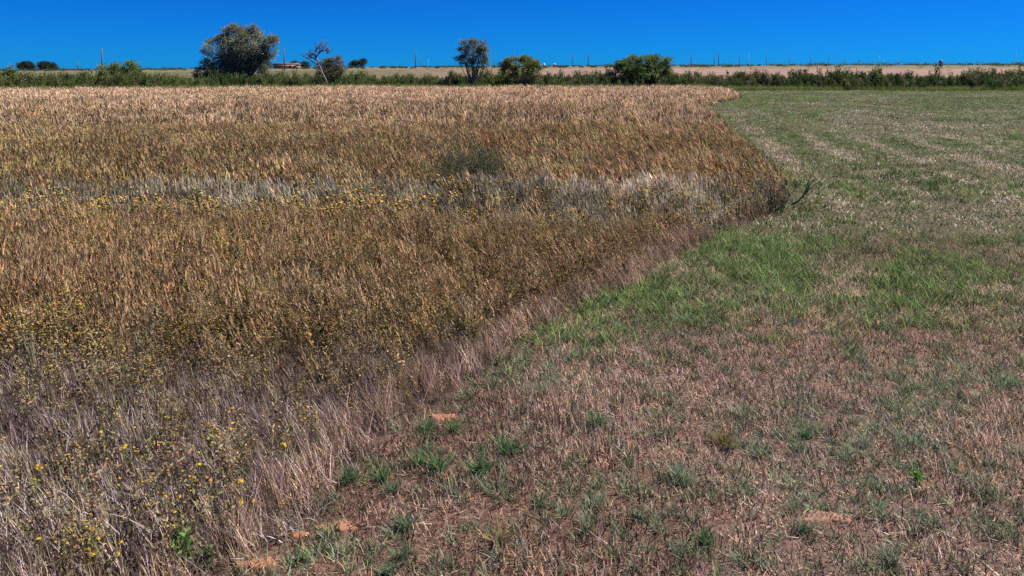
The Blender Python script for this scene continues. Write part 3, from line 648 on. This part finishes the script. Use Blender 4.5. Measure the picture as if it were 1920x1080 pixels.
# ------------------------------------------------------------------ tall weeds that stand out of the row
for i, (wx, top, lab) in enumerate([(1603, 128, 'tall leafy weed spike above the row beneath the small horizon poles'), (1832, 126, 'tall pointed dark weed between the purple tank and the right border'), (1866, 131, 'broad dark weed clump with ragged top near the right border'),
                                    (1340, 134, 'bushy weed rising above the row below the double crossarm poles'), (1641, 131, 'single brownish weed stalk sticking up beside the tall leafy spike')]):
    Y = 86.0; h = H_CAM - (top - HZ) / F_PX * Y; X = (wx - 960) / F_PX * Y; e = empty('tall_weed', (X, Y, 0)); tag(e, lab, 'weed', 'tall weeds in the row')
    st = MB(); lf = MB(); col = np.array([.06, .085, .032]) if i != 4 else np.array([.16, .12, .08])
    for k in range(2 if i == 4 else 9):
        b = disc(1, .1 if i == 4 else .5)[0]; L = h * (1.0 if k == 0 else rng.uniform(.6, .92)); t_ = b * 1.2 + np.array([0, 0, L]); st.tube([b, (b + t_) / 2 + rng.normal(0, .03, 3), t_], [.014, .011, .005], (.2, .17, .1), 4)
        m = 90; t = rng.uniform(.15, 1, m)[:, None]; p = b * (1 - t) + t_ * t + rng.normal(size=(m, 3)) * (.2 * (1.1 - t)); d = rng.normal(size=(m, 3)); d[:, 2] = np.abs(d[:, 2]) + .9
        lf.leaves(p, d, rng.uniform(.08, .16, m), .05, vary(m, .6, 1.4) * col)
    st.obj('stems', M_BARK, e); lf.obj('foliage', M_PLANT, e)

# ------------------------------------------------------------------ utility poles, tanks, house on the horizon
def pole(px, top, label, arm=0.0, height=10.0, metal=False, lean=0.0):
    b = (px - 960) / F_PX; z = 0.0
    for _ in range(8):
        Y = F_PX * (height + z - H_CAM) / max(HZ - top, 1.0); Y = min(Y, 900.0); z = float(terrain(b * Y, Y))
    hh = H_CAM + (HZ - top) / F_PX * Y - z
    e = empty('utility_pole', (b * Y, Y, z)); tag(e, label, 'pole', 'utility poles along the horizon')
    w = (.13, .11, .10) if not metal else (.55, .56, .58); r = .28 if not metal else .12
    m = MB(); m.tube([(0, 0, -.3), (0, 0, hh * .5), (lean * hh, 0, hh)], [r * 1.15, r, r * .75], w, 8); m.obj('post', M_WOOD if not metal else M_METAL, e, True)
    if arm:
        a = MB(); a.box((lean * hh, -.2, hh - .5), (arm, .13, .17), w); a.obj('crossarm', M_WOOD, e)
        for k in (-.46, -.2, .2, .46):
            s = MB(); s.tube([(k * arm, -.2, hh - .42), (k * arm, -.2, hh - .3), (k * arm, -.2, hh - .18)], [.05, .07, .04], (.35, .36, .38), 6); s.obj('insulator', M_METAL, e)
    return e
for a in [(47.0 - 30, 117, 'short distant pole nearest the left border'), (146, 116, 'distant pole between the two round horizon trees and the arching shrub'), (191, 90, 'tall bare pole rising behind the arching green shrub'),
          (262, 114, 'distant pole just right of the arching green shrub'), (533, 90, 'tall pole in front of the low ranch house'), (517, 111, 'small pole at the left end of the ranch house'), (643, 108, 'slim pole behind the olive bush, right of the dead tree'),
          (779, 93, 'tall pole standing left of the vase shaped tree'), (788, 106, 'shorter pole just right of the tall pole left of the vase shaped tree'), (927, 106, 'slim pole just right of the vase shaped tree'), (963, 96, 'pole top rising behind the yellowish round bush'),
          (1073, 99, 'bare pole right of the white tanks, left one of a pair'), (1103, 97, 'bare pole right of the white tanks, right one of a pair'), (1222, 98, 'pole top showing above the wide dark green tree'), (1296, 99, 'bare tall pole just right of the wide dark green tree')]:
    pole(a[0], a[1], a[2], height=11.0)
for a in [(1339, 101, 'slim crossarm pole close left of the double arm pole'), (1347, 97, 'tallest crossarm pole, right one of the close pair'), (1387, 104, 'crossarm pole, first one right of the close pair'), (1437, 104, 'crossarm pole, third one right of the close pair'),
          (1480, 106, 'crossarm pole above the small horizon scrub, fourth right of the close pair'), (1520, 106, 'crossarm pole, fifth one right of the close pair'), (1553, 105, 'crossarm pole, sixth one right of the close pair'), (1583, 109, 'crossarm pole, seventh one right of the close pair'), (1610, 112, 'crossarm pole, eighth one right of the close pair'), (1636, 116, 'smallest crossarm pole at the far end of the line')]:
    pole(a[0], a[1], a[2], arm=2.6, height=11.0)
for a in [(1404, 101, 'pale thin mast between two crossarm poles'), (1649, 104, 'pale thin mast beyond the smallest crossarm pole'), (1905, 95, 'tall thin mast by the right border'), (803, 111, 'small pale mast left of the vase shaped tree')]:
    pole(a[0], a[1], a[2], height=16.0, metal=True)

def tank(px, top, wpx, Y, col, label, dome):
    X = (px - 960) / F_PX * Y; z = float(terrain(X, Y)); r = wpx / 2 / F_PX * Y; h = H_CAM + (HZ - top) / F_PX * Y - z
    e = empty('storage_tank', (X, Y, z)); tag(e, label, 'tank')
    m = MB(); m.tube([(0, 0, -.2), (0, 0, h * .5), (0, 0, h * .88)], [r, r, r], col, 20); m.obj('shell', M_METAL, e)
    m = MB(); m.tube([(0, 0, h * .88), (0, 0, h * .9), (0, 0, h * .97), (0, 0, h)], [r * 1.03, r * 1.03, r * .5, r * .15], np.array(col) * 1.0, 20); m.obj('roof', M_METAL, e, True)
    m = MB()
    for k in range(9): m.box((0, -r - .12, .3 + k * h * .85 / 9), (.5, .05, .05), (.3, .3, .3))
    for sx in (-.25, .25): m.box((sx, -r - .12, h * .44), (.05, .06, h * .88), (.3, .3, .3))
    m.obj('ladder', M_METAL, e)
tank(1020, 118.5, 3.6, 610, (.8, .8, .8), 'white tank on the horizon just right of the yellowish bush', True)
tank(1039.5, 119, 4.0, 610, (.8, .8, .8), 'white tank on the horizon, second one right of the yellowish bush', True)
tank(1764, 113, 6.8, 470, (.06, .035, .16), 'dark purple blue tank standing on the horizon', True)

def house():
    Y = 500.0; X0 = (505 - 960) / F_PX * Y; X1 = (558 - 960) / F_PX * Y; cx = (X0 + X1) / 2; z = float(terrain(cx, Y)); w = X1 - X0
    e = empty('ranch_house', (cx, Y, z)); tag(e, 'low brick ranch house with long dark roof on the horizon', 'house')
    brick = (.42, .22, .15)
    m = MB(); m.box((w * .06, 4, 1.25), (w * .86, 8, 2.5), brick); m.obj('wall', M_WALL, e)
    r = MB(); V = [(-w * .42, -.8, 2.5), (w * .52, -.8, 2.5), (w * .52, 8.8, 2.5), (-w * .42, 8.8, 2.5), (-w * .36, 4, 4.0), (w * .46, 4, 4.0), ]
    r.add(V, [(0, 1, 5), (0, 5, 4), (1, 2, 5), (2, 3, 4), (2, 4, 5), (3, 0, 4), (0, 2, 1), (0, 3, 2)], (.10, .11, .13)); ro = r.obj('roof', M_WALL, e)
    c = MB(); c.box((w * .2, 4.2, 4.2), (.9, .9, 1.1), (.35, .2, .15)); c.obj('chimney', M_WALL, ro)
    p = MB(); p.box((-w * .46, 2.5, 2.15), (w * .16, 5, .2), (.62, .6, .58)); p.obj('carport_roof', M_WALL, e)
    for q in (-w * .53, -w * .40):
        k = MB(); k.box((q, .2, 1.0), (.2, .2, 2.1), (.3, .28, .26)); k.obj('carport_post', M_WALL, e)
    for q in (-.27, -.12, .24, .4):
        k = MB(); k.box((w * q, -.04, 1.45), (1.7, .1, 1.1), (.04, .05, .06)); k.obj('window', M_METAL, e)
    k = MB(); k.box((w * .06, -.05, 1.05), (1.1, .1, 2.1), (.5, .48, .45)); k.obj('door', M_METAL, e)
house()

def fence_post(px, top, Y, label):
    X = (px - 960) / F_PX * Y; z = float(terrain(X, Y)); h = H_CAM - (top - HZ) / F_PX * Y - z; m = MB()
    m.tube([(0, 0, -.2), (.01, 0, h * .6), (.02, 0, h * .97), (.02, 0, h)], [.07, .065, .06, .035], (.12, .095, .08), 7); o = m.obj('fence_post', M_WOOD, smooth=True, loc=(X, Y, z)); tag(o, label, 'post')
fence_post(935, 133.0, 98, 'short dark fence post between the vase shaped tree and the round bush')

# ------------------------------------------------------------------ bare soil mounds
for (bx, by, rx, ry), lab in zip(BARE[:5], ['bright orange sandy patch at the foot of the tall grass', 'orange sandy patch at the lower edge of the picture by the tall grass', 'small orange patch above the paired green tufts', 'small dull orange patch beside the bright sandy patch', 'faint orange bare patch in the mown stubble on the right']):
    X, Y = gnd(bx, by); k = 26; n = 7; RX = rx / F_PX * Y * 1.15; RY = (ry / (F_PX * H_CAM)) * Y * Y * 1.15; V = [(0, 0, .016)]; f = []
    for i in range(1, n + 1):
        for j in range(k):
            a = 2 * PI * j / k; q = i / n * (1 + .25 * math.sin(3 * a + bx) * i / n + .15 * math.sin(7 * a + by) + .1 * math.sin(11 * a) + rng.uniform(-.14, .14) * (i > n - 3)); xx, yy = RX * q * math.cos(a), RY * q * math.sin(a)
            V.append((xx, yy, .014 * (1 - (i / n) ** 2) - .02 * (i == n) + .010 * float(vnoise(xx * 40, yy * 40, 1, 3))))
    for j in range(k): f.append((0, 1 + j, 1 + (j + 1) % k))
    for i in range(n - 1):
        for j in range(k): a = 1 + i * k + j; b = 1 + i * k + (j + 1) % k; f += [(a, a + k, b + k), (a, b + k, b)]
    m = MB(); m.add(V, f, (.35, .165, .088) if bx != 1548 else (.27, .145, .095)); o = m.obj('soil_patch', M_SOIL, smooth=True, loc=(X, Y, float(terrain(X, Y)))); tag(o, lab, 'soil patch')

# ------------------------------------------------------------------ single grass tufts and plants in the foreground
def grass_tuft(px, py, wpx, hpx, col, label, n=90, spread=1.0, group='green tufts on the mown side'):
    X, Y = gnd(px, py); s = F_PX / Y; r = wpx / s * .22; L = hpx / s * 1.15; mb = MB()
    mb.blades(disc(n, r), rng.uniform(0, 2 * PI, n), rng.uniform(.55, 1.1, n) * L, rng.uniform(.004, .0075, n), rng.uniform(.1, 1.0, n) * spread, rng.uniform(.05, .45, n), vary(n, .5, 1.4, .08) * np.array(col), 3, tipcol=vary(n, .6, 1.5, .08) * np.array(col) * np.array([1.15, 1.1, 1.1]))
    o = mb.obj('grass_tuft', M_PLANT, loc=(X, Y, float(terrain(X, Y)) - .005)); tag(o, label, 'grass tuft', group)
TG = (.105, .20, .075); TT = (.13, .19, .10); TP = (.24, .28, .17); TB = (.22, .19, .075)
for a in [(955, 850, 62, 46, TG, 'bright green fan shaped tuft standing alone below the pale spiky clump', 130), (652, 900, 62, 44, TT, 'pale green spiky tuft touching the tall grass edge above the sandy patch', 120), (715, 898, 46, 38, TG, 'green tuft right of the pale spiky tuft by the tall grass', 90),
          (735, 920, 50, 30, TT, 'low green tuft just below the pair near the tall grass', 90), (822, 880, 56, 44, TG, 'tall green tuft in the middle of the foreground trio', 120), (785, 870, 44, 34, TG, 'dark green tuft at the left of the foreground trio', 90), (902, 882, 58, 42, TG, 'green tuft left below the bright fan shaped one', 110),
          (800, 806, 60, 26, TG, 'low green tuft directly under the small orange patch', 120), (850, 806, 44, 26, TG, 'low green tuft right of the small orange patch', 100), (760, 988, 54, 40, TT, 'dark green tuft right of the bright orange patch', 110), (755, 1046, 46, 34, TT, 'green tuft below the tuft beside the bright orange patch', 90),
          (728, 1076, 60, 30, TT, 'green tuft cut by the lower border right of the tall grass', 100), (1120, 800, 52, 34, TG, 'green tuft in the centre of the mown side', 110), (1015, 738, 72, 24, TP, 'wide pale green spiky clump above the bright fan shaped tuft', 170), (925, 725, 40, 26, TT, 'grey green tuft at the edge beside the pink straw', 80),
          (938, 705, 36, 22, TT, 'grey green tuft above the tuft beside the pink straw', 70), (938, 1018, 34, 44, TB, 'upright brownish tuft in the middle of the lower foreground', 80), (1012, 946, 36, 26, TT, 'dark green tuft between the sandy patch and the lower right stubble', 80), (1098, 1000, 40, 30, TT, 'green tuft right of the upright brownish tuft', 90),
          (1196, 978, 46, 26, TT, 'low green tuft, second one right of the brownish tuft', 90), (1272, 905, 60, 44, TP, 'tall pale green tuft right of centre in the foreground', 120), (1620, 838, 70, 26, TP, 'wide pale spiky clump on the right of the mown side', 150), (1510, 822, 34, 26, TG, 'small dark green tuft above left of the wide right clump', 70), (1322, 1022, 60, 30, TG, 'green tuft in the lower right foreground beside straw', 110),
          (1668, 1058, 58, 34, TP, 'pale green tuft near the lower border on the right', 110), (1508, 1002, 46, 28, TT, 'green tuft below the faint orange patch', 90), (1386, 782, 76, 26, TP, 'pale spiky clump in the middle right of the mown side', 140), (1360, 838, 60, 40, TB, 'olive brown upright clump below the pale spiky one', 130), (1115, 648, 26, 14, TT, 'small dark tuft near the bend of the tall grass edge', 60), (1060, 640, 50, 18, TT, 'dark low tuft beside the pale pink grass edge', 90)]:
    grass_tuft(*a[:6], n=a[6])

def leafy_weed(px, py, hpx, wpx, n, label, col, leafw, name='leafy_weed'):
    X, Y = gnd(px, py); s = F_PX / Y; e = empty(name, (X, Y, float(terrain(X, Y)))); tag(e, label, 'weed'); st = MB(); lf = MB(); h = hpx / s; w = wpx / s
    for i in range(n):
        a = rng.uniform(0, 2 * PI); q = rng.uniform(.1, .5) * w; L = h * rng.uniform(.6, 1); t_ = np.array([math.cos(a) * q, math.sin(a) * q, L]); st.tube([(0, 0, 0), t_ * .5 + rng.normal(0, .01, 3), t_], [.004, .003, .002], (.16, .17, .07), 4)
        m = 22; t = rng.uniform(.25, 1, m)[:, None]; p = t_ * t + rng.normal(size=(m, 3)) * .012; d = rng.normal(size=(m, 3)); d[:, 2] += .5
        lf.leaves(p, d, rng.uniform(.025, .05, m), leafw, vary(m, .6, 1.4) * np.array(col))
    st.obj('stems', M_PLANT, e); lf.obj('foliage', M_PLANT, e)
leafy_weed(345, 1065, 78, 62, 10, 'bright green leafy weed in the tall grass near the lower border', (.13, .22, .05), .016)
leafy_weed(385, 1062, 52, 44, 6, 'smaller grey green leafy weed right beside the bright leafy one', (.12, .16, .07), .015)
leafy_weed(1718, 912, 27, 9, 3, 'single bright light green sprout alone in the dry stubble', (.19, .38, .07), .012, 'green_sprout')

def flower_plant(px, py, tops, label):
    """yellow-flowered weed: base pixel and the pixels of its flower heads"""
    X, Y = gnd(px, py); root = np.array([X, Y, float(terrain(X, Y))]); e = empty('yellow_flower_plant', root); tag(e, label, 'flower plant', 'yellow flowering weeds in the near grass')
    st = MB(); lf = MB()
    for (tx, ty, r, c) in tops:
        p = px_at(tx, ty, Y) - root + np.array([0, rng.uniform(-.05, .05), 0]); mid = p * .55 + rng.normal(0, .012, 3); st.tube([(0, 0, -.01), mid, p], [.0045, .0035, .002], (.22, .19, .08), 4)
        m = 16; t = rng.uniform(.35, .98, m)[:, None]; q = p * t + rng.normal(size=(m, 3)) * .008; lf.leaves(q, rng.normal(size=(m, 3)) + np.array([0, 0, .5]), rng.uniform(.018, .034, m), .010, vary(m) * np.array([.19, .19, .05]))
        r = r * .62; h = MB(); head(h, np.zeros(3), r / F_PX * Y, (YEL if c == 0 else ORA if c == 1 else TANH) * 1.1, 8)
        k = 12; a = np.arange(k) * 2 * PI / k; d = np.stack([np.cos(a), np.sin(a), np.full(k, .25)], 1)
        h.leaves(d * r / F_PX * Y * .7, d, r / F_PX * Y * .9, r / F_PX * Y * .45, (YEL if c == 0 else ORA) * 1.05)
        o = h.obj('flower_head', M_PLANT, e); o.location = p; o.rotation_euler = (rng.normal(.25, .2), rng.normal(0, .25), 0)
    st.obj('stems', M_PLANT, e); lf.obj('foliage', M_PLANT, e)
for a in [(452, 990, [(448, 909, 7, 0), (440, 903, 5, 1), (455, 940, 6, 0), (446, 944, 6, 0), (427, 937, 5, 2), (480, 931, 5, 0)], 'yellow flowered plant nearest the bare orange patches'),
          (366, 950, [(366, 880, 7, 0), (361, 878, 5, 0), (358, 900, 5, 0), (366, 905, 5, 0)], 'yellow flowered plant left of the plant by the orange patches'),
          (335, 1000, [(335, 934, 6, 0), (355, 945, 6, 0), (322, 922, 4, 0)], 'yellow flowered plant above the bright leafy weed'),
          (243, 1040, [(242, 976, 7, 0), (230, 967, 4, 0), (184, 968, 4, 0)], 'single large yellow flower on an arching stem'),
          (393, 860, [(393, 793, 8, 1), (388, 802, 6, 1), (398, 806, 5, 0), (404, 784, 4, 2)], 'plant with a large orange flower head in the mauve grass'),
          (538, 890, [(537, 827, 8, 0), (545, 824, 5, 1), (530, 832, 4, 0)], 'yellow flowered plant closest to the cut edge of the grass'),
          (240, 895, [(240, 832, 7, 0), (235, 836, 5, 0), (256, 845, 5, 0)], 'small yellow flowered cluster in the grey mauve grass'),
          (70, 950, [(70, 885, 6, 0), (60, 882, 5, 0), (72, 892, 4, 0)], 'pair of yellow flowers near the left border'),
          (72, 1070, [(72, 1010, 6, 0), (52, 1056, 5, 1)], 'yellow flower low in the lower left corner'),
          (180, 885, [(180, 818, 6, 0), (204, 826, 4, 0), (170, 828, 4, 1)], 'lone yellow flowered stem left of the small cluster'),
          (578, 695, [(578, 632, 8, 1), (572, 640, 5, 1), (584, 644, 4, 0)], 'orange flowered plant high in the middle of the grass'),
          (776, 660, [(776, 600, 7, 1), (778, 606, 6, 1), (798, 608, 4, 0)], 'orange flowered plant standing near the bend of the cut edge'),
          (147, 630, [(145, 575, 8, 0), (152, 578, 7, 0), (130, 545, 5, 0)], 'bright yellow flowered plant in the orange grass on the left'),
          (565, 800, [(563, 809, 5, 0), (560, 760, 5, 1), (575, 768, 5, 0)], 'small flowered plant between the cut edge and orange flowers'),
          (178, 1090, [(180, 1016, 5, 0), (176, 1040, 5, 0), (225, 1020, 5, 0), (231, 1028, 5, 0)], 'cluster of small yellow flowers left of the bright leafy weed')]:
    flower_plant(*a)

def arching_stem(pts, label):
    (x0, y0) = pts[0]; X, Y = gnd(x0, y0 + 70); root = np.array([X, Y, 0.0]); m = MB(); P = [px_at(x, y, Y) - root for x, y in pts]
    m.tube([np.array([0, 0, 0.0])] + P, [.004] + list(np.linspace(.004, .0018, len(P))), (.62, .48, .38), 4); o = m.obj('dry_stem', M_PLANT, smooth=True, loc=root); tag(o, label, 'dry stem')
arching_stem([(283, 1000), (262, 985), (238, 972), (215, 965), (183, 963)], 'long pale dry stem arching over beneath the large yellow flower')
arching_stem([(150, 958), (140, 949), (130, 961), (122, 985)], 'short pale hooked dry stem near the lower left corner')
arching_stem([(137, 940), (120, 925), (103, 918), (88, 922), (75, 935)], 'pale dry stem bent in an arch left of the hooked stem')
arching_stem([(305, 1005), (295, 980), (286, 962), (278, 952)], 'pale dry stem rising with a white tip beside the leafy weed')
